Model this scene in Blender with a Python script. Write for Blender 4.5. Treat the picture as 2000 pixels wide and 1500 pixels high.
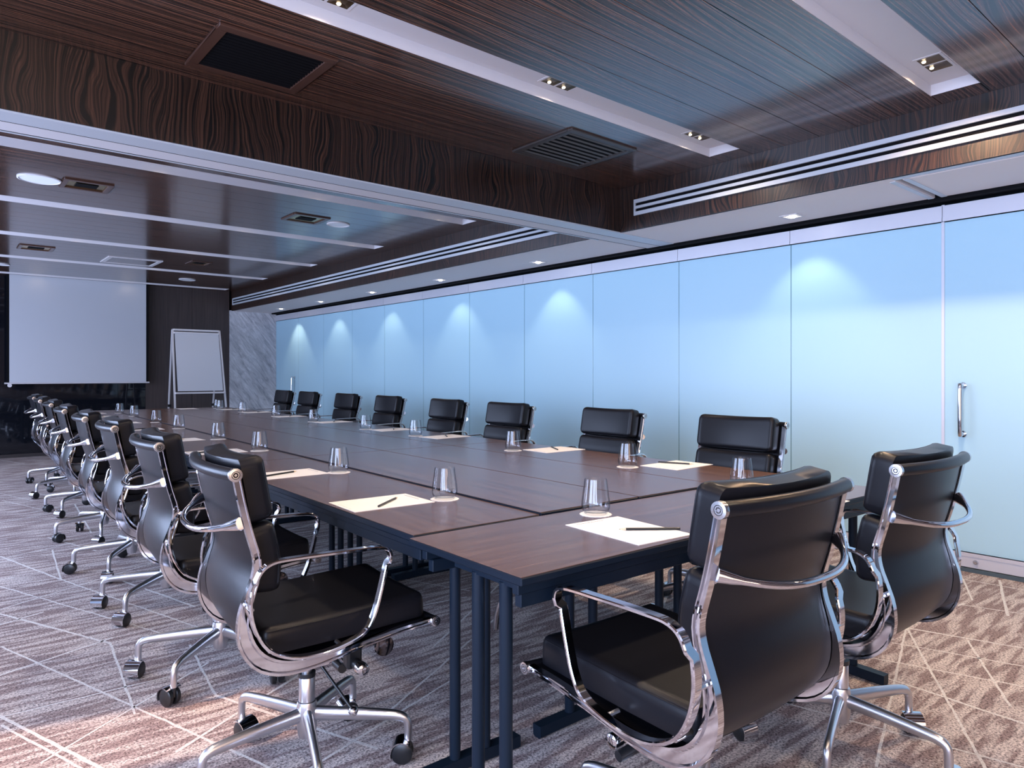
import bpy, bmesh, math, random
from mathutils import Vector, Matrix

# ------------------------------------------------------------------ clear, camera, world, lights, exposure
for o in list(bpy.data.objects):
    bpy.data.objects.remove(o, do_unlink=True)
C = bpy.context.scene.collection
S = bpy.context.scene
PI = math.pi
R = math.radians

YAW = 40.35
cam = bpy.data.objects.new('camera', bpy.data.cameras.new('camera'))
C.objects.link(cam)
cam.location = (0, 0, 1.18)
cam.rotation_euler = (PI / 2, 0, -R(YAW))
cam.data.sensor_width = 36.0
cam.data.lens = 1363.0 / 2000.0 * 36.0
cam.data.shift_y = -19.0 / 2000.0
cam.data.clip_start = 0.05
S.camera = cam

S.view_settings.view_transform = 'Standard'
S.view_settings.look = 'None'
S.view_settings.gamma = 1.0
S.view_settings.use_curve_mapping = False
S.view_settings.exposure = 0.0
S.cycles.use_denoising = True
S.cycles.max_bounces = 10
S.cycles.diffuse_bounces = 4
S.cycles.glossy_bounces = 5
S.cycles.transmission_bounces = 8
S.cycles.transparent_max_bounces = 24
S.cycles.sample_clamp_indirect = 6.0
S.cycles.caustics_reflective = False
S.cycles.caustics_refractive = False

world = bpy.data.worlds.new('world')
S.world = world
world.use_nodes = True
world.node_tree.nodes['Background'].inputs[0].default_value = (0.45, 0.60, 1.0, 1)
world.node_tree.nodes['Background'].inputs[1].default_value = 1.0


def area(name, loc, rot, sx, sy, power, col):
    d = bpy.data.lights.new(name, 'AREA')
    d.shape = 'RECTANGLE'
    d.size = sx
    d.size_y = sy
    d.energy = power
    d.color = col
    o = bpy.data.objects.new(name, d)
    C.objects.link(o)
    o.location = loc
    o.rotation_euler = rot
    return o


# daylight of the left windows, set inside the added blinds, one lamp to each bay
SKY = (0.54, 0.67, 1.0)
BAYS = [-2.1, -0.3, 1.5, 5.0, 6.8, 8.6, 10.4]
for i, y in enumerate(BAYS):
    area('window_light', (-1.66, y, 1.30), (0, -PI / 2, 0), 1.9, 1.45, 118.0 if y < 7.5 else 84.0, SKY)
# warm fill lamp, added behind the camera for the near chair backs and floor
area('window_light', (0.0, -2.9, 1.35), (PI / 2, 0, 0), 2.6, 1.8, 56.0, (1.0, 0.70, 0.50))

sun_d = bpy.data.lights.new('sun', 'SUN')
sun_d.energy = 4.8
sun_d.angle = R(1.2)
sun_d.color = (1.0, 0.60, 0.36)
sun = bpy.data.objects.new('sun', sun_d)
C.objects.link(sun)
sun.rotation_euler = Vector((0.96, -0.28, -0.775)).to_track_quat('-Z', 'Y').to_euler()

SPOT_WALL = 9.0      # soffit downlights washing the glass
SPOT_NEAR = 36.0      # trough lamps over the near room
SPOT_FAR = 10.0       # trough lamps over the far room
WARM = (1.0, 0.78, 0.57)


# ------------------------------------------------------------------ mesh helpers
class MB:
    def __init__(self):
        self.v = []
        self.f = []
        self.m = []

    def add(self, vs, fs, mi=0):
        b = len(self.v)
        self.v += [tuple(p) for p in vs]
        self.f += [tuple(b + i for i in f) for f in fs]
        self.m += [mi] * len(fs)

    def box(self, x0, x1, y0, y1, z0, z1, mi=0):
        vs = [(x0, y0, z0), (x1, y0, z0), (x1, y1, z0), (x0, y1, z0), (x0, y0, z1), (x1, y0, z1), (x1, y1, z1), (x0, y1, z1)]
        self.add(vs, [(0, 3, 2, 1), (4, 5, 6, 7), (0, 1, 5, 4), (1, 2, 6, 5), (2, 3, 7, 6), (3, 0, 4, 7)], mi)

    def sweep(self, pts, prof, closed=False, up=None, scales=None, cap=True, mi=0):
        """sweep a closed 2-D profile (a, b) along points; a runs along 'side', b along 'normal'"""
        P = [Vector(p) for p in pts]
        n = len(P)
        k = len(prof)
        base = len(self.v)
        up = Vector(up) if up is not None else None
        prev = None
        for i in range(n):
            if closed:
                t = (P[(i + 1) % n] - P[i - 1])
            else:
                t = P[min(i + 1, n - 1)] - P[max(i - 1, 0)]
            t.normalize()
            if up is not None:
                side = up - t * up.dot(t)
                if side.length < 1e-6:
                    side = Vector((1, 0, 0))
                side.normalize()
            else:
                if prev is None:
                    a = Vector((0, 0, 1)) if abs(t.z) < 0.9 else Vector((1, 0, 0))
                    side = a - t * a.dot(t)
                else:
                    side = prev - t * prev.dot(t)
                side.normalize()
                prev = side
            nor = t.cross(side)
            sa, sb = (1, 1) if scales is None else scales[i]
            for (a, b) in prof:
                self.v.append(tuple(P[i] + side * (a * sa) + nor * (b * sb)))
        rng = n if closed else n - 1
        for i in range(rng):
            j = (i + 1) % n
            for q in range(k):
                r = (q + 1) % k
                self.f.append((base + i * k + q, base + i * k + r, base + j * k + r, base + j * k + q))
                self.m.append(mi)
        if cap and not closed:
            self.f.append(tuple(base + q for q in reversed(range(k))))
            self.f.append(tuple(base + (n - 1) * k + q for q in range(k)))
            self.m += [mi, mi]

    def tube(self, pts, r, seg=10, closed=False, radii=None, mi=0):
        prof = [(math.cos(2 * PI * q / seg) * r, math.sin(2 * PI * q / seg) * r) for q in range(seg)]
        sc = None if radii is None else [(x / r, x / r) for x in radii]
        self.sweep(pts, prof, closed=closed, scales=sc, mi=mi)

    def lathe(self, prof, seg=20, center=(0, 0, 0), axis='z', mi=0):
        base = len(self.v)
        cx, cy, cz = center
        n = len(prof)
        for (r, h) in prof:
            for q in range(seg):
                a = 2 * PI * q / seg
                c, s = math.cos(a) * r, math.sin(a) * r
                if axis == 'z':
                    self.v.append((cx + c, cy + s, cz + h))
                elif axis == 'x':
                    self.v.append((cx + h, cy + c, cz + s))
                else:
                    self.v.append((cx + s, cy + h, cz + c))
        for i in range(n - 1):
            for q in range(seg):
                r = (q + 1) % seg
                self.f.append((base + i * seg + q, base + i * seg + r, base + (i + 1) * seg + r, base + (i + 1) * seg + q))
                self.m.append(mi)
        if prof[0][0] > 1e-6:
            self.f.append(tuple(base + q for q in reversed(range(seg))))
            self.m.append(mi)
        if prof[-1][0] > 1e-6:
            self.f.append(tuple(base + (n - 1) * seg + q for q in range(seg)))
            self.m.append(mi)

    def mesh(self, name, mats, smooth=None, bevel=0.0, bseg=2):
        me = bpy.data.meshes.new(name)
        me.from_pydata(self.v, [], self.f)
        for i, p in enumerate(me.polygons):
            p.material_index = self.m[i]
        for mt in (mats if isinstance(mats, (list, tuple)) else [mats]):
            me.materials.append(mt)
        bm = bmesh.new()
        bm.from_mesh(me)
        bmesh.ops.remove_doubles(bm, verts=bm.verts, dist=1e-6)
        bmesh.ops.recalc_face_normals(bm, faces=bm.faces)
        if bevel > 0:
            es = [e for e in bm.edges if len(e.link_faces) == 2 and e.calc_face_angle(0) > 0.6]
            bmesh.ops.bevel(bm, geom=es, offset=bevel, segments=bseg, profile=0.5, affect='EDGES', clamp_overlap=True)
        bm.to_mesh(me)
        bm.free()
        if smooth is not None:
            for p in me.polygons:
                p.use_smooth = True
            me.set_sharp_from_angle(angle=R(smooth))
        return me

    def build(self, name, mats, parent=None, smooth=None, bevel=0.0, bseg=2, loc=None):
        o = bpy.data.objects.new(name, self.mesh(name, mats, smooth, bevel, bseg))
        C.objects.link(o)
        if parent is not None:
            o.parent = parent
        if loc is not None:
            o.location = loc
        return o


def tag(o, label=None, cat=None, group=None, kind=None):
    if label:
        o['label'] = label
    if cat:
        o['category'] = cat
    if group:
        o['group'] = group
    if kind:
        o['kind'] = kind
    return o


def empty(name, loc=(0, 0, 0), rz=0.0, parent=None):
    o = bpy.data.objects.new(name, None)
    o.empty_display_size = 0.05
    C.objects.link(o)
    o.location = loc
    o.rotation_euler = (0, 0, rz)
    if parent is not None:
        o.parent = parent
    return o


def kids(o):
    return [c for c in bpy.data.objects if c.parent == o]


def copy_tree(o, tree, parent=None):
    c = o.copy()
    C.objects.link(c)
    if parent is not None:
        c.parent = parent
    for ch in tree.get(o.name, []):
        copy_tree(ch, tree, c)
    return c


def tree_of():
    t = {}
    for c in bpy.data.objects:
        if c.parent is not None:
            t.setdefault(c.parent.name, []).append(c)
    return t


def catmull(pts, per=5, closed=False):
    P = [Vector(p) for p in pts]
    n = len(P)
    out = []
    rng = n if closed else n - 1
    for i in range(rng):
        p0 = P[(i - 1) % n] if (closed or i > 0) else P[0] * 2 - P[1]
        p1 = P[i]
        p2 = P[(i + 1) % n]
        p3 = P[(i + 2) % n] if (closed or i + 2 < n) else P[-1] * 2 - P[-2]
        for k in range(per):
            t = k / per
            out.append(0.5 * ((2 * p1) + (p2 - p0) * t + (2 * p0 - 5 * p1 + 4 * p2 - p3) * t * t + (3 * p1 - p0 - 3 * p2 + p3) * t ** 3))
    if not closed:
        out.append(P[-1])
    return out


# ------------------------------------------------------------------ materials
def mat(name, col=(0.5, 0.5, 0.5), rough=0.5, metal=0.0, spec=0.5, coat=0.0, coat_r=0.1):
    m = bpy.data.materials.new(name)
    m.use_nodes = True
    b = m.node_tree.nodes['Principled BSDF']
    b.inputs['Base Color'].default_value = (*col, 1)
    b.inputs['Roughness'].default_value = rough
    b.inputs['Metallic'].default_value = metal
    b.inputs['Specular IOR Level'].default_value = spec
    b.inputs['Coat Weight'].default_value = coat
    b.inputs['Coat Roughness'].default_value = coat_r
    return m


class N:
    """small node-graph writer"""
    def __init__(self, m):
        self.t = m.node_tree
        self.b = self.t.nodes['Principled BSDF']

    def new(self, typ, **kw):
        n = self.t.nodes.new(typ)
        for k, v in kw.items():
            setattr(n, k, v)
        return n

    def link(self, a, b):
        self.t.links.new(a, b)

    def coords(self, scale=(1, 1, 1), loc=(0, 0, 0), rot=(0, 0, 0), rand=False):
        tc = self.new('ShaderNodeTexCoord')
        mp = self.new('ShaderNodeMapping')
        mp.inputs['Scale'].default_value = scale
        mp.inputs['Location'].default_value = loc
        mp.inputs['Rotation'].default_value = rot
        src = tc.outputs['Object']
        if rand:
            oi = self.new('ShaderNodeObjectInfo')
            mul = self.new('ShaderNodeVectorMath', operation='SCALE')
            cb = self.new('ShaderNodeCombineXYZ')
            for k in range(3):
                self.link(oi.outputs['Random'], cb.inputs[k])
            self.link(cb.outputs[0], mul.inputs[0])
            mul.inputs['Scale'].default_value = 37.0
            ad = self.new('ShaderNodeVectorMath', operation='ADD')
            self.link(src, ad.inputs[0])
            self.link(mul.outputs[0], ad.inputs[1])
            src = ad.outputs[0]
        self.link(src, mp.inputs['Vector'])
        return mp.outputs[0]

    def noise(self, vec, scale, detail=4.0, rough=0.55, dist=0.0):
        n = self.new('ShaderNodeTexNoise')
        n.inputs['Scale'].default_value = scale
        n.inputs['Detail'].default_value = detail
        n.inputs['Roughness'].default_value = rough
        n.inputs['Distortion'].default_value = dist
        self.link(vec, n.inputs['Vector'])
        return n.outputs[0]

    def ramp(self, fac, stops, interp='LINEAR'):
        r = self.new('ShaderNodeValToRGB')
        r.color_ramp.interpolation = interp
        e = r.color_ramp.elements
        while len(e) < len(stops):
            e.new(0.5)
        for i, (p, c) in enumerate(stops):
            e[i].position = p
            e[i].color = (*c, 1) if len(c) == 3 else c
        self.link(fac, r.inputs[0])
        return r.outputs[0]

    def mix(self, fac, a, b, mode='MIX'):
        n = self.new('ShaderNodeMix', data_type='RGBA', blend_type=mode)
        if isinstance(fac, (int, float)):
            n.inputs[0].default_value = fac
        else:
            self.link(fac, n.inputs[0])
        for s, x in ((6, a), (7, b)):
            if isinstance(x, tuple):
                n.inputs[s].default_value = (*x, 1)
            else:
                self.link(x, n.inputs[s])
        return n.outputs[2]

    def color(self, x):
        self.link(x, self.b.inputs['Base Color'])

    def bump(self, h, strength=0.2, dist=0.002):
        n = self.new('ShaderNodeBump')
        n.inputs['Strength'].default_value = strength
        n.inputs['Distance'].default_value = dist
        self.link(h, n.inputs['Height'])
        self.link(n.outputs[0], self.b.inputs['Normal'])


def ebony(name, grain, rough=0.22, rand=False, gain=1.0, freq=1.0, coat=0.35, along=0.95, amp=22.0):
    """striped macassar veneer; grain = axis index the figure runs along"""
    m = mat(name, rough=rough, spec=0.5, coat=coat, coat_r=0.13)
    g = N(m)
    sc = [3.4 * freq] * 3
    sc[grain] = along * freq
    v = g.coords(tuple(sc), rand=rand)
    n1 = g.noise(v, 1.0, 2.0, 0.45, 0.0)
    # stripes across the veneer leaf, bent into cathedral arches by a slow field
    ax = [88.0 * freq] * 3
    ax[grain] = 0.0
    v1 = g.coords((1, 1, 1), rand=rand)
    dot = g.new('ShaderNodeVectorMath', operation='DOT_PRODUCT')
    g.link(v1, dot.inputs[0])
    dot.inputs[1].default_value = tuple(ax)
    mul = g.new('ShaderNodeMath', operation='MULTIPLY_ADD')
    g.link(n1, mul.inputs[0])
    mul.inputs[1].default_value = amp
    g.link(dot.outputs['Value'], mul.inputs[2])
    # uneven stripe widths
    fr = g.new('ShaderNodeTexNoise', noise_dimensions='1D')
    fr.inputs['Scale'].default_value = 0.85
    fr.inputs['Detail'].default_value = 2.0
    fr.inputs['Roughness'].default_value = 0.7
    g.link(mul.outputs[0], fr.inputs['W'])
    sf = [150.0] * 3
    sf[grain] = 2.2
    v2 = g.coords(tuple(sf), rand=rand)
    n2 = g.noise(v2, 1.0, 3.0, 0.6)
    k = gain
    c1 = g.ramp(fr.outputs[0], [(0.40, (0.006 * k, 0.005 * k, 0.005 * k)), (0.47, (0.022 * k, 0.011 * k, 0.008 * k)), (0.53, (0.100 * k, 0.044 * k, 0.027 * k)),
                                (0.60, (0.170 * k, 0.074 * k, 0.044 * k)), (0.70, (0.060 * k, 0.024 * k, 0.016 * k))])
    c2 = g.ramp(n2, [(0.35, (0.35, 0.32, 0.32)), (0.62, (1.0, 1.0, 1.0))])
    g.color(g.mix(0.75, c1, c2, 'MULTIPLY'))
    return m


M = {}
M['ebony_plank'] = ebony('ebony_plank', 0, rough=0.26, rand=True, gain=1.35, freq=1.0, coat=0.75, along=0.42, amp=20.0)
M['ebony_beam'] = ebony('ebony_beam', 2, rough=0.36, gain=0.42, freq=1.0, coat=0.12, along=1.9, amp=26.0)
M['white_paint'] = mat('white_paint', (0.62, 0.59, 0.60), 0.6)
M['soffit'] = mat('soffit_paint', (0.76, 0.66, 0.63), 0.65)
M['diffuser'] = mat('diffuser_white', (0.50, 0.53, 0.57), 0.4)
M['black'] = mat('black_matte', (0.004, 0.004, 0.005), 0.7, spec=0.08)
M['dark_metal'] = mat('dark_metal', (0.012, 0.016, 0.024), 0.38, 0.0, 0.5)
M['chrome'] = mat('chrome', (0.70, 0.70, 0.73), 0.06, 1.0)
M['dark_chrome'] = mat('dark_chrome', (0.16, 0.15, 0.16), 0.12, 1.0)
M['steel'] = mat('brushed_steel', (0.62, 0.62, 0.64), 0.22, 1.0)
M['alu'] = mat('aluminium', (0.66, 0.66, 0.69), 0.30, 1.0)
M['rail'] = mat('rail_aluminium', (0.58, 0.58, 0.63), 0.42, 0.35)
M['rubber'] = mat('black_plastic', (0.010, 0.011, 0.013), 0.35)
M['screen'] = mat('screen_fabric', (0.52, 0.53, 0.56), 0.85, spec=0.1)
M['board'] = mat('whiteboard', (0.55, 0.57, 0.61), 0.35)
M['easel'] = mat('easel_paint', (0.66, 0.64, 0.66), 0.35, 0.2)
M['paper'] = mat('paper', (0.88, 0.86, 0.85), 0.8, spec=0.2)
M['ink'] = mat('grey_ink', (0.32, 0.30, 0.36), 0.8)
M['grille'] = mat('grille_paint', (0.055, 0.048, 0.046), 0.4)
M['vent_wood'] = mat('vent_wood', (0.07, 0.032, 0.022), 0.3, coat=0.3)
M['brass'] = mat('gold_reflector', (0.55, 0.40, 0.16), 0.22, 1.0)
M['cup'] = mat('lamp_cup', (0.10, 0.06, 0.025), 0.25, 0.8)
M['speaker'] = mat('speaker_white', (0.82, 0.83, 0.85), 0.55)
M['pencil_wood'] = mat('pencil_tip', (0.65, 0.50, 0.34), 0.6)

# leather
m = mat('black_leather', (0.0060, 0.0062, 0.0085), 0.32, spec=0.22)
g = N(m)
v = g.coords((1, 1, 1))
h = g.noise(v, 320.0, 3.0, 0.6)
g.bump(h, 0.12, 0.001)
M['leather'] = m

# glass wall panels: back-painted frosted glass
m = mat('frosted_glass', (0.40, 0.63, 0.75), 0.34, spec=0.45)
M['panel'] = m
m = mat('glass_edge', (0.12, 0.25, 0.31), 0.15, spec=0.6)
M['panel_edge'] = m

# tumbler glass
m = bpy.data.materials.new('clear_glass')
m.use_nodes = True
nt = m.node_tree
nt.nodes.remove(nt.nodes['Principled BSDF'])
tr_ = nt.nodes.new('ShaderNodeBsdfTransparent')
gl_ = nt.nodes.new('ShaderNodeBsdfGlossy')
gl_.inputs['Roughness'].default_value = 0.02
lw = nt.nodes.new('ShaderNodeLayerWeight')
lw.inputs['Blend'].default_value = 0.5
rp = nt.nodes.new('ShaderNodeValToRGB')
rp.color_ramp.elements[0].position = 0.45
rp.color_ramp.elements[0].color = (0.975, 0.98, 0.985, 1)
rp.color_ramp.elements[1].position = 1.0
rp.color_ramp.elements[1].color = (0.60, 0.65, 0.72, 1)
nt.links.new(lw.outputs['Facing'], rp.inputs[0])
nt.links.new(rp.outputs[0], tr_.inputs['Color'])
fr_ = nt.nodes.new('ShaderNodeMath')
fr_.operation = 'POWER'
nt.links.new(lw.outputs['Facing'], fr_.inputs[0])
fr_.inputs[1].default_value = 5.0
f2_ = nt.nodes.new('ShaderNodeMath')
f2_.operation = 'MULTIPLY_ADD'
nt.links.new(fr_.outputs[0], f2_.inputs[0])
f2_.inputs[1].default_value = 0.55
f2_.inputs[2].default_value = 0.045
fr_ = f2_
mx = nt.nodes.new('ShaderNodeMixShader')
nt.links.new(fr_.outputs[0], mx.inputs[0])
nt.links.new(tr_.outputs[0], mx.inputs[1])
nt.links.new(gl_.outputs[0], mx.inputs[2])
nt.links.new(mx.outputs[0], nt.nodes['Material Output'].inputs['Surface'])
M['glass'] = m


def emit(name, col, s):
    m = bpy.data.materials.new(name)
    m.use_nodes = True
    b = m.node_tree.nodes['Principled BSDF']
    b.inputs['Base Color'].default_value = (*col, 1)
    b.inputs['Emission Color'].default_value = (*col, 1)
    b.inputs['Emission Strength'].default_value = s
    return m


M['lamp'] = emit('lamp_glow', (1.0, 0.86, 0.62), 9.0)
M['lamp_wall'] = emit('lamp_glow_wall', (1.0, 0.93, 0.82), 14.0)

# table top
m = mat('table_wood', rough=0.26, spec=0.4, coat=0.12, coat_r=0.2)
g = N(m)
v = g.coords((2.0, 42.0, 42.0), rand=True)
n = g.noise(v, 1.0, 5.0, 0.62, 0.4)
v2 = g.coords((9.0, 260.0, 260.0), rand=True)
n2 = g.noise(v2, 1.0, 2.0)
c = g.ramp(n, [(0.30, (0.095, 0.050, 0.037)), (0.55, (0.150, 0.083, 0.060)), (0.75, (0.195, 0.112, 0.080))])
c2 = g.ramp(n2, [(0.3, (0.72, 0.70, 0.70)), (0.7, (1.0, 1.0, 1.0))])
g.color(g.mix(1.0, c, c2, 'MULTIPLY'))
M['table'] = m
M['table_edge'] = mat('table_edge', (0.006, 0.011, 0.020), 0.42, spec=0.14)
M['leg'] = mat('leg_paint', (0.006, 0.012, 0.022), 0.40, spec=0.16)

# marble
m = mat('grey_marble', rough=0.3)
g = N(m)
v = g.coords((1.0, 1.0, 1.0), rot=(0, R(38), 0))
v0 = g.coords((1.0, 1.0, 1.0), rot=(0, R(-52), 0))
mp = g.new('ShaderNodeMapping')
mp.inputs['Scale'].default_value = (1.5, 1.0, 7.0)
g.link(v0, mp.inputs['Vector'])
v_s = mp.outputs[0]
n = g.noise(v_s, 2.2, 8.0, 0.66, 0.9)
n2 = g.noise(v_s, 7.0, 6.0, 0.7, 0.4)
c = g.ramp(n, [(0.30, (0.30, 0.30, 0.33)), (0.46, (0.52, 0.51, 0.53)), (0.60, (0.66, 0.65, 0.67)), (0.8, (0.82, 0.81, 0.82))])
c2 = g.ramp(n2, [(0.35, (0.62, 0.62, 0.65)), (0.6, (1, 1, 1))])
g.color(g.mix(0.6, c, c2, 'MULTIPLY'))
M['marble'] = m

# back wall veneers
m = mat('back_veneer', rough=0.5)
g = N(m)
v = g.coords((60.0, 1.0, 1.6))
n = g.noise(v, 1.0, 4.0)
g.color(g.ramp(n, [(0.3, (0.030, 0.021, 0.020)), (0.7, (0.062, 0.042, 0.038))]))
M['veneer'] = m
M['black_glass'] = mat('black_glass', (0.006, 0.007, 0.010), 0.04, spec=0.55)


# carpet
def carpet(name, line):
    m = mat(name, rough=0.95, spec=0.05)
    g = N(m)
    v = g.coords((1, 1, 1))
    pile = g.noise(v, 130.0, 3.0, 0.75)
    pile2 = g.noise(v, 95.0, 2.0, 0.6)
    if line:
        c = g.ramp(pile, [(0.32, (0.42, 0.40, 0.39)), (0.62, (0.78, 0.75, 0.73))])
    else:
        vs = g.coords((4.2, 29.0, 1.0), rot=(0, 0, R(-4)))
        s = g.noise(vs, 1.0, 1.2, 0.5, 0.2)
        vb = g.coords((0.55, 1.1, 1.0))
        big = g.noise(vb, 1.0, 1.0)
        add = g.new('ShaderNodeMath', operation='MULTIPLY_ADD')
        g.link(pile2, add.inputs[0])
        add.inputs[1].default_value = 0.30
        g.link(s, add.inputs[2])
        add2 = g.new('ShaderNodeMath', operation='MULTIPLY_ADD')
        g.link(big, add2.inputs[0])
        add2.inputs[1].default_value = 0.22
        g.link(add.outputs[0], add2.inputs[2])
        streak = g.ramp(add2.outputs[0], [(0.66, (0.530, 0.470, 0.450)), (0.75, (0.430, 0.370, 0.356)), (0.82, (0.275, 0.215, 0.212))])
        sp = g.ramp(pile, [(0.38, (0.30, 0.29, 0.31)), (0.49, (0.92, 0.92, 0.93)), (0.62, (1.45, 1.43, 1.40))])
        c = g.mix(1.0, streak, sp, 'MULTIPLY')
    g.color(c)
    g.bump(pile, 0.5, 0.004)
    return m


M['carpet'] = carpet('carpet', False)
M['carpet_line'] = carpet('carpet_line', True)

# ------------------------------------------------------------------ room constants
XL, XG, XF = -1.75, 4.80, 4.03
YB, YF = 12.10, -3.0
ZS, ZC = 2.25, 2.575
BY0, BY1 = 3.485, 3.795
PITCH = 0.2145


def structure(name):
    o = empty(name)
    o['kind'] = 'structure'
    return o


# ------------------------------------------------------------------ floor
b = MB()
b.box(XL - .1, XG + .2, YF - .1, YB + .15, -0.08, 0.0)
floor = tag(b.build('floor', M['carpet']), kind='structure')

rnd = random.Random(11)
segs = [(.4, 5.59, .62, 4.74), (.62, 4.74, 1.01, 3.36), (.34, 4.81, .9, 3.3), (.30, 4.26, .64, 3.47), (.64, 3.47, .57, 2.69), (.27, 3.74, .9, 1.75),
        (.1, 3.3, .55, 2.0), (.21, 2.9, .5, 2.05), (.9, 3.23, .83, 2.66), (.83, 2.66, 1.1, 1.95), (.68, 5.57, .62, 4.74), (.31, 4.33, 1.22, 4.84),
        (.1, 3.33, .66, 3.54), (.21, 2.97, .77, 2.94), (.28, 2.54, .9, 2.98), (.61, 2.34, 1.3, 2.72),
        (3.51, 1.29, 2.3, .6), (3.51, 1.29, 2.19, .89), (3.42, 1.55, 3.66, .75), (3.15, 1.6, 3.42, .75), (2.9, 1.6, 3.2, .7), (2.88, 1.5, 2.84, .6),
        (2.32, 1.48, 2.55, .5), (4.72, 1.44, 4.19, 1.22), (4.72, 1.24, 4.05, 1.03), (4.55, 1.7, 4.62, .9), (4.0, 1.45, 4.2, .8), (3.5, 1.33, 4.1, 1.23),
        (3.54, 1.05, 2.95, .74)]
for k in range(44):            # long threads running down the room
    x = rnd.uniform(-1.4, 4.6)
    y = rnd.uniform(1.0, 12.0)
    if (x < 1.0 and y < 4.4) or (x > 2.4 and y < 1.9):
        continue
    a = R(rnd.choice([104, 106, 108, 111, 86]))
    l = rnd.uniform(0.7, 1.8)
    segs.append((x, y, x + math.cos(a) * l, y + math.sin(a) * l))
for k in range(70):            # threads running across it
    x = rnd.uniform(-1.5, 4.2)
    y = rnd.uniform(0.7, 11.8)
    if (x < .6 and y < 3.2) or (x > 2.9 and y < 1.7):
        continue
    a = R(rnd.choice([18, 20, 24, 29, 33, 172]))
    l = rnd.uniform(0.5, 1.5)
    segs.append((x, y, x + math.cos(a) * l, y + math.sin(a) * l))
b = MB()
for i, (x0, y0, x1, y1) in enumerate(segs):
    w = 0.0095 if i % 3 else 0.013
    d = Vector((x1 - x0, y1 - y0))
    L = d.length
    d.normalize()
    n = Vector((-d.y, d.x))
    k = max(2, int(L / 0.06))
    pts = []
    for j in range(k + 1):
        t = j / k
        wob = rnd.uniform(-.002, .002)
        p = Vector((x0, y0)) + d * (L * t) + n * wob
        pts.append((p, w * rnd.uniform(.8, 1.15) * 0.5))
    z = 0.0006 + 0.00001 * (i % 9)
    vs = []
    for p, ww in pts:
        vs += [(p.x + n.x * ww, p.y + n.y * ww, z), (p.x - n.x * ww, p.y - n.y * ww, z)]
    b.add([q for q in vs], [(2 * j, 2 * j + 1, 2 * j + 3, 2 * j + 2) for j in range(k)])
tag(b.build('carpet_thread', M['carpet_line'], floor), kind='stuff')

# ------------------------------------------------------------------ ceiling: slab, planks, troughs, soffit
b = MB()
b.box(XL - .1, XG + .2, YF - .1, YB + .15, 2.66, 2.76)
ceiling = tag(b.build('ceiling', M['white_paint']), kind='structure')

TX0, TX1 = -0.95, 3.865
TW = 0.212
near_tr = [2.38, 1.095, -0.19, -1.475, -2.76]
far_tr = [5.05, 6.71, 8.37, 10.03, 11.69]


def plank(y0, y1, x0, x1):
    b = MB()
    g_ = 0.0016
    b.box(x0 + g_, x1 - g_, y0 + g_, y1 - g_, 0.0, 0.018)
    return b.build('ceiling_plank', M['ebony_plank'], ceiling, loc=(0, 0, ZC))


plank_mesh = {}


def planks(y0, y1):
    n = max(1, round((y1 - y0) / PITCH))
    w = (y1 - y0) / n
    for i in range(n):
        key = round(w, 4)
        if key not in plank_mesh:
            o = plank(0, w, XL, XF)
            plank_mesh[key] = o.data
        else:
            o = bpy.data.objects.new('ceiling_plank', plank_mesh[key])
            C.objects.link(o)
            o.parent = ceiling
        o.location = (0, y0 + i * w, ZC)


def trough(y0):
    y1 = y0 + TW
    for (a, c) in ((XL, TX0), (TX1, XF)):
        plank(0, TW, a, c).location = (0, y0, ZC)
    b = MB()
    t = 0.006
    zt = ZC + 0.054
    b.box(TX0 - t, TX1 + t, y0 - t, y1 + t, zt, zt + 0.012)
    b.box(TX0 - t, TX1 + t, y0 - t, y0, ZC + .0005, zt)
    b.box(TX0 - t, TX1 + t, y1, y1 + t, ZC + .0005, zt)
    b.box(TX0 - t, TX0, y0, y1, ZC + .0005, zt)
    b.box(TX1, TX1 + t, y0, y1, ZC + .0005, zt)
    b.build('light_trough', M['white_paint'], ceiling)


ys = sorted(near_tr)
prev = YF
for y in ys:
    if y - prev > 0.05:
        planks(prev, y)
    trough(y)
    prev = y + TW
planks(prev, BY0)
prev = BY1
for y in far_tr:
    planks(prev, y)
    trough(y)
    prev = y + TW
planks(prev, YB)

# soffit boards along the glass wall
b = MB()
b.box(XF + .004, 4.70, 1.566, BY0 + .15, ZS, ZS + .03)
b.build('soffit_board', M['soffit'], ceiling)
b = MB()
b.box(4.125, 4.70, YF, 1.535, ZS, ZS + .03)
b.build('soffit_board', M['soffit'], ceiling)
b = MB()
b.box(XF + .004, 4.105, YF, 1.566, ZS, ZS + .03)
b.build('soffit_board', M['diffuser'], ceiling)
b = MB()
b.box(XF + .004, 4.70, BY0 + .16, YB, ZS, ZS + .03)
b.build('soffit_board', M['soffit'], ceiling)
b = MB()                                   # thin pale trims either side of the parking track
b.box(4.125, 4.70, 1.500, 1.530, ZS - .003, ZS + .002)
b.box(4.125, 4.70, 1.572, 1.602, ZS - .003, ZS + .002)
b.build('track_trim', M['diffuser'], ceiling)
b = MB()
b.box(XF + .02, 4.90, YF, YB, ZS + .031, ZS + .06)
b.box(4.70, 4.705, YF, YB, ZS - .002, ZS + .04)
b.build('soffit_backing', M['black'], ceiling)

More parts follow.
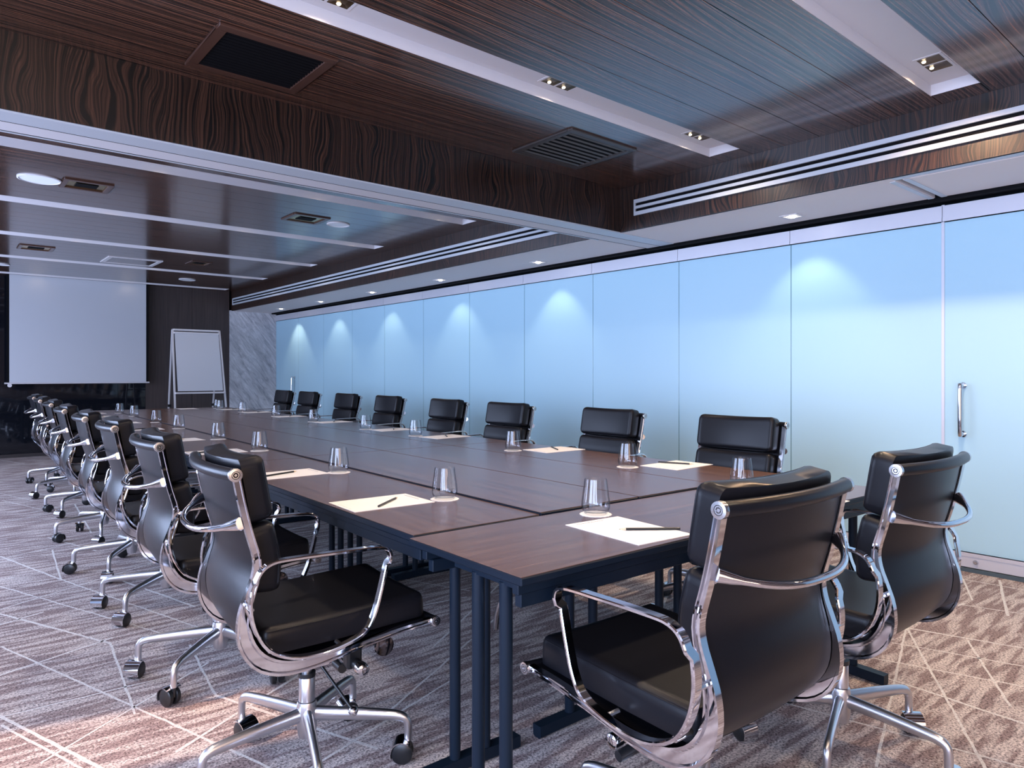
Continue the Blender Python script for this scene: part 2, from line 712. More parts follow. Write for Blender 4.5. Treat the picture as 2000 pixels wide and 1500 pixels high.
# ------------------------------------------------------------------ wood fascias and the dropped beam
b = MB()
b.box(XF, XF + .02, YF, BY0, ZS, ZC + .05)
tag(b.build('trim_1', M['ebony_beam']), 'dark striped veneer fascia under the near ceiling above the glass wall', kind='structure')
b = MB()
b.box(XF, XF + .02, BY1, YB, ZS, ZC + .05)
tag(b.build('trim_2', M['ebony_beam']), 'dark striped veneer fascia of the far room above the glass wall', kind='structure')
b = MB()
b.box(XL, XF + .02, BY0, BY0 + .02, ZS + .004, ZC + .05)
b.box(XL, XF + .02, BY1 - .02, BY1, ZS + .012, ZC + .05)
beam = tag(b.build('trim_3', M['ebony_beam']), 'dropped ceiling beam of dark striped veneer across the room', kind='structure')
b = MB()
b.box(XL, 4.70, BY0 + .006, BY0 + .140, ZS - .004, ZS + .010)
b.build('track_cover', M['diffuser'], beam)
b = MB()
b.box(XL, 4.70, BY0 + .150, BY1 - .035, ZS - .004, ZS + .010)
b.build('track_cover', M['white_paint'], beam)
b = MB()
b.box(XL, 4.12, BY1 - .022, BY1 - .002, ZS - .004, ZS + .011)
b.build('track_cover', M['diffuser'], beam)
b = MB()
b.box(XL, 4.70, BY0 + .02, BY1 - .02, ZS + .0105, ZS + .04)
b.box(XL, 4.70, BY0 + .141, BY0 + .149, ZS - .0036, ZS + .0104)
b.box(XL, 4.70, BY1 - .034, BY1 - .023, ZS - .0036, ZS + .0104)
b.build('track_slot', M['black'], beam)

# ------------------------------------------------------------------ glass wall
b = MB()
b.box(XG + .075, XG + .17, YF, YB + .1, 0, 2.66)
wall_right = tag(b.build('wall_right', mat('void_behind_glass', (0.30, 0.48, 0.56), 0.7)), kind='structure')
b = MB()
b.box(4.715, XG + .07, YF, YB, 2.232, 2.28)
b.build('head_track', M['black'], wall_right)
b = MB()
b.box(XG - .03, XG + .05, YF, YB, 0.0, 0.022)
b.build('floor_track', mat('track_grey', (0.06, 0.09, 0.11), 0.4), wall_right)
joints = [YF, -2.325, -1.355, -.385, .585, 1.554, 2.537, 3.513, 4.482, 5.452, 6.401, 7.359, 8.315, 9.238, 10.182, 11.125, YB - .005]


def glass_panel(y0, y1, parent):
    gp = 0.003
    b = MB()
    b.box(XG, XG + .012, y0 + gp, y1 - gp, .113, 2.113)
    p = b.build('glass_panel', M['panel'], parent, bevel=.0012, bseg=1)
    b = MB()
    b.box(XG - .016, XG + .03, y0 + gp * .6, y1 - gp * .6, 2.116, 2.213)
    b.box(XG - .020, XG + .03, y0 + gp * .6, y1 - gp * .6, 2.116, 2.140)
    b.build('top_rail', M['rail'], p)
    b = MB()
    b.box(XG - .016, XG + .03, y0 + gp * .6, y1 - gp * .6, .026, .112)
    b.box(XG - .020, XG + .03, y0 + gp * .6, y1 - gp * .6, .090, .112)
    b.build('bottom_rail', M['rail'], p)
    b = MB()
    b.box(XG + .0005, XG + .0115, y0 - .0027, y0 + .0027, .113, 2.113)
    b.build('edge_seal', M['panel_edge'], p)
    return p


def pull(y, z0, z1, parent, flip=1):
    b = MB()
    r = .0125
    pts = [(XG + .002, y, z0), (XG - .04, y, z0), (XG - .058, y, z0 + .018), (XG - .058, y, z1 - .018), (XG - .04, y, z1), (XG + .002, y, z1)]
    q = [pts[0]] + [tuple(p) for p in catmull(pts[1:-1], 6)] + [pts[-1]]
    b.tube(q, r, 12)
    b.lathe([(0.0, 0), (.019, 0), (.019, .006), (0.0, .006)], 14, (XG - .006, y, z0), 'x')
    b.lathe([(0.0, 0), (.019, 0), (.019, .006), (0.0, .006)], 14, (XG - .006, y, z1), 'x')
    return b.build('pull_handle', M['chrome'], parent, smooth=40)


door1 = structure('door_1')
door2 = structure('door_2')
for i in range(len(joints) - 1):
    par = door1 if i == 4 else door2 if i == len(joints) - 2 else wall_right
    glass_panel(joints[i], joints[i + 1], par)
pull(1.446, .82, 1.112, door1)
b = MB()
b.box(XG - .004, XG + .010, 1.546, 1.563, .03, 2.22)
b.build('edge_strip', M['rail'], door1)
b = MB()
b.lathe([(0, -.010), (.008, -.010), (.013, -.004), (.013, .006), (0, .006)], 14, (XG - .021, 1.375, .062), 'x')
b.build('door_lock', M['steel'], door1, smooth=40)
pull(11.27, .865, 1.13, door2)

# ------------------------------------------------------------------ back wall
b = MB()
b.box(XL - .1, XG + .2, YB + .03, YB + .15, 0, 2.66)
wall_back = tag(b.build('wall_back', M['black']), kind='structure')
for (x0, x1) in ((2.716, 3.402), (3.407, XF - .03)):
    b = MB()
    b.box(x0, x1, YB, YB + .028, 0.0, ZC + .02)
    b.build('veneer_panel', M['veneer'], wall_back)
for (x0, x1) in ((XL, -.50), (-.497, .75), (.753, 2.33), (2.334, 2.713)):
    b = MB()
    b.box(x0, x1, YB, YB + .028, 0.05, ZC + .02)
    b.build('black_glass_panel', M['black_glass'], wall_back)
b = MB()
b.box(XL, 2.713, YB - .012, YB + .028, 0, .048)
tag(b.build('baseboard_back', mat('dark_base', (.03, .024, .024), .4)), kind='structure')
b = MB()
b.box(XF - .03, XG - .002, YB - .03, YB + .028, 0, ZS + .01)
b.build('marble_panel', M['marble'], wall_back)

# ------------------------------------------------------------------ left wall, added blinds, gap shaping the sun patch, wall behind the camera
b = MB()
gy0, gy1 = 2.98, 3.44
b.box(XL - .12, XL, YF, gy0, 0, 2.66)
b.box(XL - .12, XL, gy1, YB + .1, 0, 2.66)
b.box(XL - .12, XL, gy0, gy1, 2.30, 2.66)
wall_left = tag(b.build('wall_left', mat('left_wall_paint', (.55, .56, .60), .7)), kind='structure')
b = MB()
b.box(XL - .12, XG + .2, YF - .12, YF, 0, 2.66)
tag(b.build('wall_front', mat('rear_wall_paint', (.20, .13, .10), .6)), kind='structure')
for i, y in enumerate(BAYS):
    b = MB()
    b.box(XL + .002, XL + .03, y - .76, y + .76, .33, 2.27)
    w = tag(b.build('window_%d' % (i + 1), mat('added_blind', (.8, .82, .86), .8)), kind='structure')
    b = MB()
    for yy in (y - .80, y + .76):
        b.box(XL + .002, XL + .06, yy, yy + .04, .30, 2.30)
    b.box(XL + .002, XL + .06, y - .80, y + .80, .28, .33)
    b.box(XL + .002, XL + .06, y - .80, y + .80, 2.27, 2.32)
    b.build('window_frame', M['dark_metal'], w)

# ------------------------------------------------------------------ linear slot diffusers on the fascias
def slot_diffuser(y0, y1, z0, z1, label):
    t = empty('slot_diffuser', (XF, (y0 + y1) / 2, z0))
    tag(t, label, 'vent', 'white linear air diffusers on the fascias')
    cy = (y0 + y1) / 2
    a, c = y0 - cy, y1 - cy
    h = z1 - z0
    s = h / 5.0
    b = MB()
    b.box(-.004, .001, a, c, 0, h)
    b.build('back_plate', M['black'], t)
    e = .012
    b = MB()
    b.box(-.016, -.004, a, c, 0, s * 1.15)
    b.box(-.016, -.004, a, c, h - s * 1.15, h)
    b.box(-.016, -.004, a, a + e, s * 1.15, h - s * 1.15)
    b.box(-.016, -.004, c - e, c, s * 1.15, h - s * 1.15)
    b.build('frame', M['diffuser'], t)
    b = MB()
    b.box(-.015, -.004, a + e, c - e, h / 2 - s * .42, h / 2 + s * .42)
    b.build('blade', M['diffuser'], t)
    return t


slot_diffuser(-2.6, 3.34, 2.349, 2.466, 'long white linear air diffuser on the near fascia above the glass wall')
slot_diffuser(3.98, 12.0, 2.342, 2.456, 'long white linear air diffuser on the far fascia beyond the beam')

# ------------------------------------------------------------------ square ceiling vents in the near room
def ceiling_vent(x0, x1, y0, y1, label, material, nsl, frame_w):
    t = empty('ceiling_vent', ((x0 + x1) / 2, (y0 + y1) / 2, ZC))
    tag(t, label, 'vent')
    a, c = (x1 - x0) / 2, (y1 - y0) / 2
    b = MB()
    b.box(-a, a, -c, -c + frame_w, -.012, .001)
    b.box(-a, a, c - frame_w, c, -.012, .001)
    b.box(-a, -a + frame_w, -c + frame_w, c - frame_w, -.012, .001)
    b.box(a - frame_w, a, -c + frame_w, c - frame_w, -.012, .001)
    b.build('frame', material, t, bevel=.003, bseg=1)
    b = MB()
    b.box(-a + frame_w * .9, a - frame_w * .9, -c + frame_w * .9, c - frame_w * .9, -.001, .0008)
    b.build('duct_back', M['black'], t)
    n = nsl
    for i in range(n):
        y = -c + frame_w + (i + .5) * (2 * c - 2 * frame_w) / n
        bb = MB()
        bb.add([(-a + frame_w, y - .006, -.004), (a - frame_w, y - .006, -.004), (a - frame_w, y + .004, -.0105), (-a + frame_w, y + .004, -.0105),
                (-a + frame_w, y - .006, -.0025), (a - frame_w, y - .006, -.0025), (a - frame_w, y + .004, -.009), (-a + frame_w, y + .004, -.009)],
               [(0, 3, 2, 1), (4, 5, 6, 7), (0, 1, 5, 4), (1, 2, 6, 5), (2, 3, 7, 6), (3, 0, 4, 7)])
        bb.build('slat', M['grille'] if material is M['grille'] else M['black'], t)
    return t


ceiling_vent(.905, 1.415, 2.85, 3.33, 'wood-framed black return air grille in the near ceiling beside the dropped beam', M['vent_wood'], 14, .045)
ceiling_vent(2.815, 3.385, 2.79, 3.315, 'dark metal louvred square vent in the near ceiling by the beam corner', M['grille'], 9, .04)

# ------------------------------------------------------------------ lamps
def spot(name, loc, target, power, angle, blend, col, parent, radius=.03):
    d = bpy.data.lights.new(name, 'SPOT')
    d.energy = power
    d.spot_size = R(angle)
    d.spot_blend = blend
    d.color = col
    d.shadow_soft_size = radius
    o = bpy.data.objects.new(name, d)
    C.objects.link(o)
    o.parent = parent
    o.location = loc
    o.rotation_euler = (Vector(target)).to_track_quat('-Z', 'Y').to_euler()
    return o


def downlight(y, label, k):
    t = empty('downlight', (4.50, y, ZS))
    tag(t, label, 'light', 'square downlights in the soffit by the glass wall')
    b = MB()
    w, i_ = .062, .046
    for (x0, x1, y0, y1) in ((-w, w, -w, -i_), (-w, w, i_, w), (-w, -i_, -i_, i_), (i_, w, -i_, i_)):
        b.box(x0, x1, y0, y1, -.004, .0)
    b.build('trim_frame', M['white_paint'], t)
    b = MB()
    b.box(-i_, i_, -i_, i_, -.0005, .0005)
    b.build('baffle', mat('baffle_white', (.85, .8, .72), .4), t)
    b = MB()
    b.lathe([(0, -.012), (.020, -.011), (.026, -.004), (.026, 0), (0, 0)], 16, (.0, .0, -.0006))
    b.build('lamp', M['lamp_wall'], t, smooth=40)
    spot('downlight_beam', (0, 0, -.03), (.26, 0, -1), SPOT_WALL * k, 84, .55, (1.0, .90, .74), t, .02)
    return t


names = ['nearest the pull-handle door', 'next past the dropped beam', 'second past the dropped beam', 'third past the dropped beam', 'second from the marble wall', 'closest to the marble wall']
for k, y in enumerate([2.37, 4.91, 6.55, 8.11, 9.64, 11.11]):
    downlight(y, 'small square recessed downlight in the soffit, ' + names[k], (1.0, 1.0, .9, .9, 1.0, 1.7)[k])


def trough_lamp(x, y, label, power, col=None):
    z = ZC + .054
    t = empty('trough_lamp', (x, y, z))
    tag(t, label, 'light', 'twin square lamps recessed in the ceiling troughs')
    b = MB()
    o_, i_, gp = .105, .047, .0055
    b.box(-o_, o_, -i_ - .012, -i_, -.003, 0)
    b.box(-o_, o_, i_, i_ + .012, -.003, 0)
    b.box(-o_, -o_ + .012, -i_, i_, -.003, 0)
    b.box(o_ - .012, o_, -i_, i_, -.003, 0)
    b.box(-gp, gp, -i_, i_, -.003, 0)
    b.build('trim_frame', M['white_paint'], t)
    for s in (-1, 1):
        cx = s * (.105 - .012 + gp) / 2
        hw = (.105 - .012 - gp) / 2
        b = MB()
        b.add([(cx - hw, -i_, -.0025), (cx + hw, -i_, -.0025), (cx + hw, i_, -.0025), (cx - hw, i_, -.0025),
               (cx - hw * .5, -i_ * .5, -.0004), (cx + hw * .5, -i_ * .5, -.0004), (cx + hw * .5, i_ * .5, -.0004), (cx - hw * .5, i_ * .5, -.0004)],
              [(0, 1, 5, 4), (1, 2, 6, 5), (2, 3, 7, 6), (3, 0, 4, 7), (4, 5, 6, 7)])
        b.build('reflector', M['cup'], t)
        b = MB()
        b.lathe([(0, -.006), (.007, -.005), (.009, -.002), (.009, 0), (0, 0)], 12, (cx, .030, -.0005))
        b.build('lamp', M['lamp'], t, smooth=40)
    spot('trough_beam', (0, 0, -.02), (0, 0, -1), power, 147, .75, col or WARM, t, .03)
    return t


lx = [.08, 1.27, 2.43, 3.60]
ordn = ['first', 'second', 'third', 'fourth']
rows = [(2.486, 'the near trough beside the vents', SPOT_NEAR), (1.20, 'the second near trough', SPOT_NEAR), (-.084, 'the trough over the camera', SPOT_NEAR),
        (5.156, 'the first trough past the beam', SPOT_FAR), (6.816, 'the second trough past the beam', SPOT_FAR), (8.476, 'the third trough past the beam', SPOT_FAR),
        (10.136, 'the fourth trough past the beam', SPOT_FAR * .6), (11.796, 'the last trough by the back wall', SPOT_FAR * .04)]
for (y, nm, pw) in rows:
    for i, x in enumerate(lx):
        trough_lamp(x - (.07 if (i == 1 and y == 2.486) else 0), y, 'twin square lamp in %s, %s from the window side' % (nm, ordn[i]), pw * (3.0 if (i == 3 and y == 1.20) else 1.0), (1.0, .66, .40) if i == 3 and y < 2 else None)

# ------------------------------------------------------------------ far ceiling fittings
def round_speaker(x, y, r, label):
    t = empty('ceiling_speaker', (x, y, ZC))
    tag(t, label, 'speaker', 'round white speakers in the far ceiling')
    b = MB()
    b.lathe([(r * .9, -.004), (r * .93, -.010), (r, -.007), (r, .001)], 36)
    b.build('rim', M['white_paint'], t, smooth=40)
    b = MB()
    b.lathe([(0, -.006), (r * .9, -.006), (r * .9, 0), (0, 0)], 36)
    b.build('mesh_cover', M['speaker'], t)
    return t


round_speaker(.655, 5.98, .135, 'round white ceiling speaker beside a brown recess, nearest the dropped beam')
round_speaker(2.97, 5.99, .105, 'round white ceiling speaker beside a small recess near the glass wall side')
round_speaker(3.01, 10.93, .115, 'round white ceiling speaker above the flip chart')
round_speaker(.80, 10.93, .085, 'round white ceiling speaker above the left edge of the screen')


def recess_light(x0, x1, y0, y1, label):
    t = empty('recessed_fitting', ((x0 + x1) / 2, (y0 + y1) / 2, ZC))
    tag(t, label, 'light fitting', 'square brown recessed fittings in the far ceiling')
    a, c = (x1 - x0) / 2, (y1 - y0) / 2
    f = .035
    b = MB()
    b.box(-a, a, -c, -c + f, -.010, .001)
    b.box(-a, a, c - f, c, -.010, .001)
    b.box(-a, -a + f, -c + f, c - f, -.010, .001)
    b.box(a - f, a, -c + f, c - f, -.010, .001)
    b.build('frame', M['vent_wood'], t, bevel=.003, bseg=1)
    b = MB()
    b.box(-a + f, a - f, -c + f, c - f, -.001, .0008)
    b.build('recess_back', M['brass'], t)
    b = MB()
    b.box(-a * .45, a * .45, -c * .35, c * .35, -.006, -.001)
    b.build('diffuser_plate', M['black'], t)
    return t


recess_light(.785, 1.10, 5.82, 6.115, 'brown square recessed fitting beside the larger round speaker')
recess_light(2.475, 2.805, 5.80, 6.12, 'brown square recessed fitting beside the small speaker near the glass wall')
recess_light(.82, 1.145, 9.10, 9.42, 'brown square recessed fitting over the middle of the far ceiling, screen side')
recess_light(2.55, 2.80, 9.05, 9.36, 'dark square recessed fitting beside the white ceiling hatch')

t = empty('ceiling_hatch', (2.0, 9.615, ZC))
tag(t, 'white square frame of the projector hatch in the far ceiling', 'hatch')
b = MB()
f, a, c = .045, .295, .27
b.box(-a, a, -c, -c + f, -.008, .001)
b.box(-a, a, c - f, c, -.008, .001)
b.box(-a, -a + f, -c + f, c - f, -.008, .001)
b.box(a - f, a, -c + f, c - f, -.008, .001)
b.build('frame', M['white_paint'], t)
b = MB()
b.box(-a + f, a - f, -c + f, c - f, -.003, .001)
b.build('lid', M['ebony_plank'], t)

# ------------------------------------------------------------------ projection screen
SY = 11.93
t = empty('projection_screen', (1.82, SY, 1.06))
tag(t, 'large white pull-down projection screen with black edges before the back wall', 'screen')
b = MB()
b.box(-.865, .865, -.002, .002, 0.0, ZC - 1.06 - .001)
b.build('fabric', M['screen'], t)
b = MB()
b.box(-.895, -.865, -.003, .003, 0.0, ZC - 1.06 - .001)
b.build('border', M['black'], t)
b = MB()
b.box(.865, .895, -.003, .003, 0.0, ZC - 1.06 - .001)
b.build('border', M['black'], t)
b = MB()
b.tube([(-.92, 0, -.006), (.91, 0, -.006)], .012, 12)
b.build('bottom_bar', M['easel'], t, smooth=40)
b = MB()
b.lathe([(0, -.012), (.026, -.012), (.026, .012), (0, .012)], 14, (-.86, 0, -.036), 'y')
b.build('pull_ring', M['easel'], t, smooth=40)

# ------------------------------------------------------------------ flip chart
t = empty('flip_chart', (3.10, 10.8, 0))
tag(t, 'white flip chart easel standing between the screen and the marble wall', 'easel')
top, hw = 1.83, .315
for s in (-1, 1):
    b = MB()
    b.sweep([(s * (hw + .01), 0, top), (s * (hw + .05), -.36, .02)], [(-.011, -.011), (.011, -.011), (.011, .011), (-.011, .011)])
    lg = b.build('leg', M['easel'], t)
    b = MB()
    b.lathe([(0, 0), (.016, 0), (.016, .02), (.012, .03), (0, .03)], 10, (s * (hw + .05), -.362, 0))
    b.build('rubber_foot', M['rubber'], lg)
    b = MB()
    b.sweep([(s * (hw + .01), .02, top - .01), (s * (hw - .01), .40, .02)], [(-.010, -.010), (.010, -.010), (.010, .010), (-.010, .010)])
    lg = b.build('leg', M['easel'], t)
    b = MB()
    b.lathe([(0, 0), (.016, 0), (.016, .02), (.012, .03), (0, .03)], 10, (s * (hw - .01), .402, 0))
    b.build('rubber_foot', M['rubber'], lg)
    for yy, zz in ((-.25, .68), (.24, .72)):
        b = MB()
        b.lathe([(0, -.02), (.02, -.02), (.02, .02), (0, .02)], 10, (s * (hw - .01), yy, zz), 'x')
        b.build('clamp_knob', M['rubber'], t)


def slope_y(z):
    return -.36 * (top - z) / (top - .02)


b = MB()
z0, z1 = .94, top - .06
b.add([(-hw + .015, slope_y(z0) - .012, z0), (hw + .005, slope_y(z0) - .012, z0), (hw - .01, slope_y(z1) - .012, z1), (-hw + .015, slope_y(z1) - .012, z1),
       (-hw + .015, slope_y(z0) + .004, z0), (hw + .005, slope_y(z0) + .004, z0), (hw - .01, slope_y(z1) + .004, z1), (-hw + .015, slope_y(z1) + .004, z1)],
      [(0, 1, 2, 3), (4, 7, 6, 5), (0, 4, 5, 1), (1, 5, 6, 2), (2, 6, 7, 3), (3, 7, 4, 0)])
b.build('board', M['board'], t)
for zz, nm in ((top - .008, 'top_rail'), (top - .05, 'pad_clamp')):
    b = MB()
    b.box(-hw, hw, slope_y(zz) - .022, slope_y(zz) + .012, zz - .014, zz + .014)
    b.build(nm, M['easel'], t, bevel=.003, bseg=1)
b = MB()
b.box(-hw - .03, hw + .03, slope_y(.915) - .05, slope_y(.915) + .01, .90, .925)
b.build('pen_tray', M['easel'], t, bevel=.003, bseg=1)

# ------------------------------------------------------------------ tables
TH = .7375
TA = -R(2.0)
TO = Vector((1.033, 1.636))
U = Vector((math.cos(TA), math.sin(TA)))
V = Vector((-math.sin(TA), math.cos(TA)))
TWID, TLEN = .463, 1.92


def table(L, W, leg_off=0.0):
    """table with its length along local x; origin at floor centre"""
    t = empty('folding_table')
    a, c = L / 2 - .0018, W / 2 - .0018
    b = MB()
    b.box(-a + .0022, a - .0022, -c + .0022, c - .0022, TH - .0015, TH)
    b.build('tabletop', M['table'], t)
    b = MB()
    b.box(-a, a, -c, c, TH - .021, TH - .0016)
    b.build('edge_band', M['table_edge'], t, bevel=.003, bseg=1)
    for s in (-1, 1):
        b = MB()
        y = s * (c - .046)
        b.box(-a + .02, a - .02, y - .011, y + .011, TH - .052, TH - .0215)
        b.box(-a + .035, a - .035, y - s * .008 - .011, y - s * .008 + .011, TH - .085, TH - .0525)
        b.build('side_rail', M['leg'], t, bevel=.002, bseg=1)
    b = MB()
    b.box(-a + .20, a - .20, -.03, .03, TH - .10, TH - .0215)
    b.build('centre_beam', M['leg'], t)
    for s in (-1, 1):
        x = s * (a - .055)
        b = MB()
        b.sweep([(x, leg_off - .18, .020), (x, leg_off + .0, .024), (x, .20, .020)], [(-.019, -.020), (.019, -.020), (.019, .014), (.012, .020), (-.012, .020), (-.019, .014)], up=(1, 0, 0))
        for q in (-.055, .055):
            b.tube([(x, q + leg_off, .035), (x, q + leg_off, TH - .045)], .0165, 14)
        b.box(x - .013, x + .013, leg_off - .14, leg_off + .14, TH - .05, TH - .0215)
        lg = b.build('leg', M['leg'], t, smooth=40)
        b = MB()
        pts = catmull([(x - s * .025, leg_off - .045, TH - .075), (x - s * .03, leg_off - .01, TH - .10), (x - s * .035, leg_off + .022, TH - .145), (x - s * .036, leg_off + .032, TH - .19)], 4)
        b.tube(pts, .007, 8)
        b.build('fold_lever', M['steel'], lg, smooth=40)
    return t


tab0 = table(TLEN, TWID)
tr = tree_of()
first = True
colname = ['outer window-side', 'inner window-side', 'inner glass-wall-side', 'outer glass-wall-side']
rowname = ['nearest', 'second', 'third', 'farthest']
for r_ in range(4):
    for c_ in range(4):
        o = tab0 if first else copy_tree(tab0, tr)
        first = False
        p = TO + U * ((c_ + .5) * TWID) + V * ((r_ + .5) * TLEN)
        o.location = (p.x, p.y, 0)
        o.rotation_euler = (0, 0, TA + PI / 2)
        tag(o, 'long dark wood folding table, %s column, %s row of the joined tables' % (colname[c_], rowname[r_]), 'table', 'folding tables joined into one conference table')
        if c_ > 0:
            o.scale = (1, 1, 1.008)
front = table(TWID * 4 + .004, .478, -.06)
fa = -R(1.35)
fu = Vector((math.cos(fa), math.sin(fa)))
fv = Vector((-math.sin(fa), math.cos(fa)))
p = Vector((.997, 1.137)) + fu * (TWID * 2) + fv * .243
front.location = (p.x, p.y, 0)
front.rotation_euler = (0, 0, fa)
tag(front, 'dark wood folding table set crosswise at the near end', 'table', 'folding tables joined into one conference table')
tr = tree_of()
end = copy_tree(front, tr)
p = TO + U * (TWID * 2) + V * (TLEN * 4 + .243)
end.location = (p.x, p.y, 0)
end.rotation_euler = (0, 0, TA)
tag(end, 'dark wood folding table set crosswise at the far end by the flip chart', 'table', 'folding tables joined into one conference table')

# ------------------------------------------------------------------ chairs
RIB = [(-.264, .925), (-.249, .849), (-.231, .773), (-.212, .705), (-.214, .660), (-.228, .611), (-.238, .560), (-.231, .502), (-.200, .452), (-.150, .422), (-.085, .410),
       (-.010, .411), (.097, .425), (.200, .437), (.306, .4425)]
RP = catmull([(0, y, z) for y, z in RIB], 3)
RX = .232


def path_frames(pts):
    out = []
    n = len(pts)
    acc = 0
    for i in range(n):
        t = (pts[min(i + 1, n - 1)] - pts[max(i - 1, 0)]).normalized()
        nor = Vector((0, -t.z, t.y))       # to the sitter's side after sign fix below
        if i:
            acc += (pts[i] - pts[i - 1]).length
        out.append((pts[i], t, nor, acc))
    return out


def sag(z, y):
    """how far the back bows away between the ribs"""
    if z > .70:
        return .030
    if z > .52:
        return .012 + .018 * (z - .52) / .18
    return .012


def sling_mesh():
    fr = path_frames(RP)
    b = MB()
    nx = 10
    top, bot = [], []
    for (p, t, nor, s) in fr:
        front = Vector((0, -t.z, t.y))
        # path runs from the top downward then forward: front side = toward the sitter
        if front.y < 0 and p.z > .5:
            front = -front
        if front.z < 0 and p.z <= .5:
            front = -front
        ra, rb = [], []
        for i in range(nx + 1):
            x = (-1 + 2 * i / nx) * (RX - .006)
            d = sag(p.z, p.y) * (1 - (x / RX) ** 2)
            q = p - front * (d * (1.0 if p.z > .5 else .8)) + front * .004
            ra.append((x, q.y + front.y * .004, q.z + front.z * .004))
            rb.append((x, q.y - front.y * .004, q.z - front.z * .004))
        top.append(ra)
        bot.append(rb)
    n = len(fr)
    vs = [v for r in top for v in r] + [v for r in bot for v in r]
    k = nx + 1
    off = n * k
    fs = []
    for i in range(n - 1):
        for j in range(nx):
            fs.append((i * k + j, i * k + j + 1, (i + 1) * k + j + 1, (i + 1) * k + j))
            fs.append((off + i * k + j, off + (i + 1) * k + j, off + (i + 1) * k + j + 1, off + i * k + j + 1))
    for i in range(n - 1):
        fs.append((i * k, (i + 1) * k, off + (i + 1) * k, off + i * k))
        fs.append((i * k + nx, off + i * k + nx, off + (i + 1) * k + nx, (i + 1) * k + nx))
    for j in range(nx):
        fs.append((j, off + j, off + j + 1, j + 1))
        e = (n - 1) * k
        fs.append((e + j, e + j + 1, off + e + j + 1, off + e + j))
    b.add(vs, fs)
    return b


def pad_shape(line):
    P = [Vector((0, y, z)) for y, z in line]
    tot = [0]
    for i in range(1, len(P)):
        tot.append(tot[-1] + (P[i] - P[i - 1]).length)

    def at(s):
        for i in range(1, len(P)):
            if s <= tot[i] + 1e-9:
                f = (s - tot[i - 1]) / (tot[i] - tot[i - 1])
                c, t = P[i - 1].lerp(P[i], f), (P[i] - P[i - 1]).normalized()
                break
        else:
            c, t = P[-1], (P[-1] - P[-2]).normalized()
        nor = Vector((0, -t.z, t.y))
        if (abs(t.z) > .6 and nor.y < 0) or (abs(t.z) <= .6 and nor.z < 0):
            nor = -nor
        return c, nor
    return at, tot[-1]


def corner_in(d, rc):
    return rc - math.sqrt(max(0.0, rc * rc - (rc - d) ** 2)) if d < rc else 0.0


PAD_R, PAD_C = .017, .026


def steps(half, fine, n):
    """positions from -half to half, dense within the rounding at either end"""
    e = [0, fine * .06, fine * .22, fine * .5, fine, fine * 1.7]
    mid = half - fine * 1.7
    m = [-mid + 2 * mid * i / n for i in range(1, n)]
    return [-half + x for x in e] + m + [half - x for x in reversed(e)]


def pad(line, width, thick, bow):
    """boxy upholstered pad over a polyline of (y, z); bow = sag of the middle"""
    at, L = pad_shape(line)
    b = MB()
    us, ws = steps(width / 2, PAD_R, 6), steps(L / 2, PAD_R, 5)
    top, bot = [], []
    q = lambda d: math.sqrt(max(0.0, 1 - ((PAD_R - min(d, PAD_R)) / PAD_R) ** 2))
    for w in ws:
        c, nor = at(w + L / 2)
        dw = L / 2 - abs(w)
        sh = corner_in(dw, PAD_C)
        rt, rb = [], []
        for x0 in us:
            du = width / 2 - abs(x0)
            x = x0 * (width / 2 - sh) / (width / 2)
            u = x0 / (width / 2)
            e = .55 + .45 * q(du) * q(dw)
            e += .06 * (1 - u * u) * (1 - (2 * w / L) ** 2)
            d = bow * (1 - u * u)
            rt.append((x, c.y + nor.y * (thick * e - d), c.z + nor.z * (thick * e - d)))
            rb.append((x, c.y - nor.y * (d + .006), c.z - nor.z * (d + .006)))
        top.append(rt)
        bot.append(rb)
    k, n = len(us), len(ws)
    off = n * k
    fs = []
    for j in range(n - 1):
        for i in range(k - 1):
            fs.append((j * k + i, j * k + i + 1, (j + 1) * k + i + 1, (j + 1) * k + i))
            fs.append((off + j * k + i, off + (j + 1) * k + i, off + (j + 1) * k + i + 1, off + j * k + i + 1))
    for j in range(n - 1):
        for i in (0, k - 1):
            fs.append((j * k + i, (j + 1) * k + i, off + (j + 1) * k + i, off + j * k + i))
    for i in range(k - 1):
        for j in (0, n - 1):
            fs.append((j * k + i, j * k + i + 1, off + j * k + i + 1, off + j * k + i))
    b.add([v for r in top for v in r] + [v for r in bot for v in r], fs)
    return b


def seam(line, width, thick, bow):
    """piping round the face of a pad"""
    at, L = pad_shape(line)
    ins = .0042
    ring = []
    hw, hl = width / 2, L / 2
    qq = math.sqrt(1 - ((PAD_R - ins) / PAD_R) ** 2)

    def pt(x, w):
        c, nor = at(w + hl)
        u = x / hw
        d = bow * (1 - u * u)
        o_ = thick * (.55 + .45 * qq) - d + .0004
        return (x, c.y + nor.y * o_, c.z + nor.z * o_)
    rc = PAD_C
    n = 9
    xi, wi = hw - ins, hl - ins
    for (sx, sw) in ((1, 1), (-1, 1), (-1, -1), (1, -1)):
        for k in range(5):
            a = PI / 2 * k / 4
            ca, sa = (math.cos(a), math.sin(a)) if sx * sw > 0 else (math.sin(a), math.cos(a))
            ring.append((sx * (xi - rc + rc * ca), sw * (wi - rc + rc * sa)))
        if sx * sw > 0:
            x0 = sx * (xi - rc)
            for k in range(1, n):
                ring.append((x0 + (-2 * x0) * k / n, sw * wi))
        else:
            w0 = sw * (wi - rc)
            for k in range(1, 5):
                ring.append((sx * xi, w0 + (-2 * w0) * k / 5))
    b = MB()
    b.tube([pt(x, w) for x, w in ring], .0016, 6, closed=True)
    return b


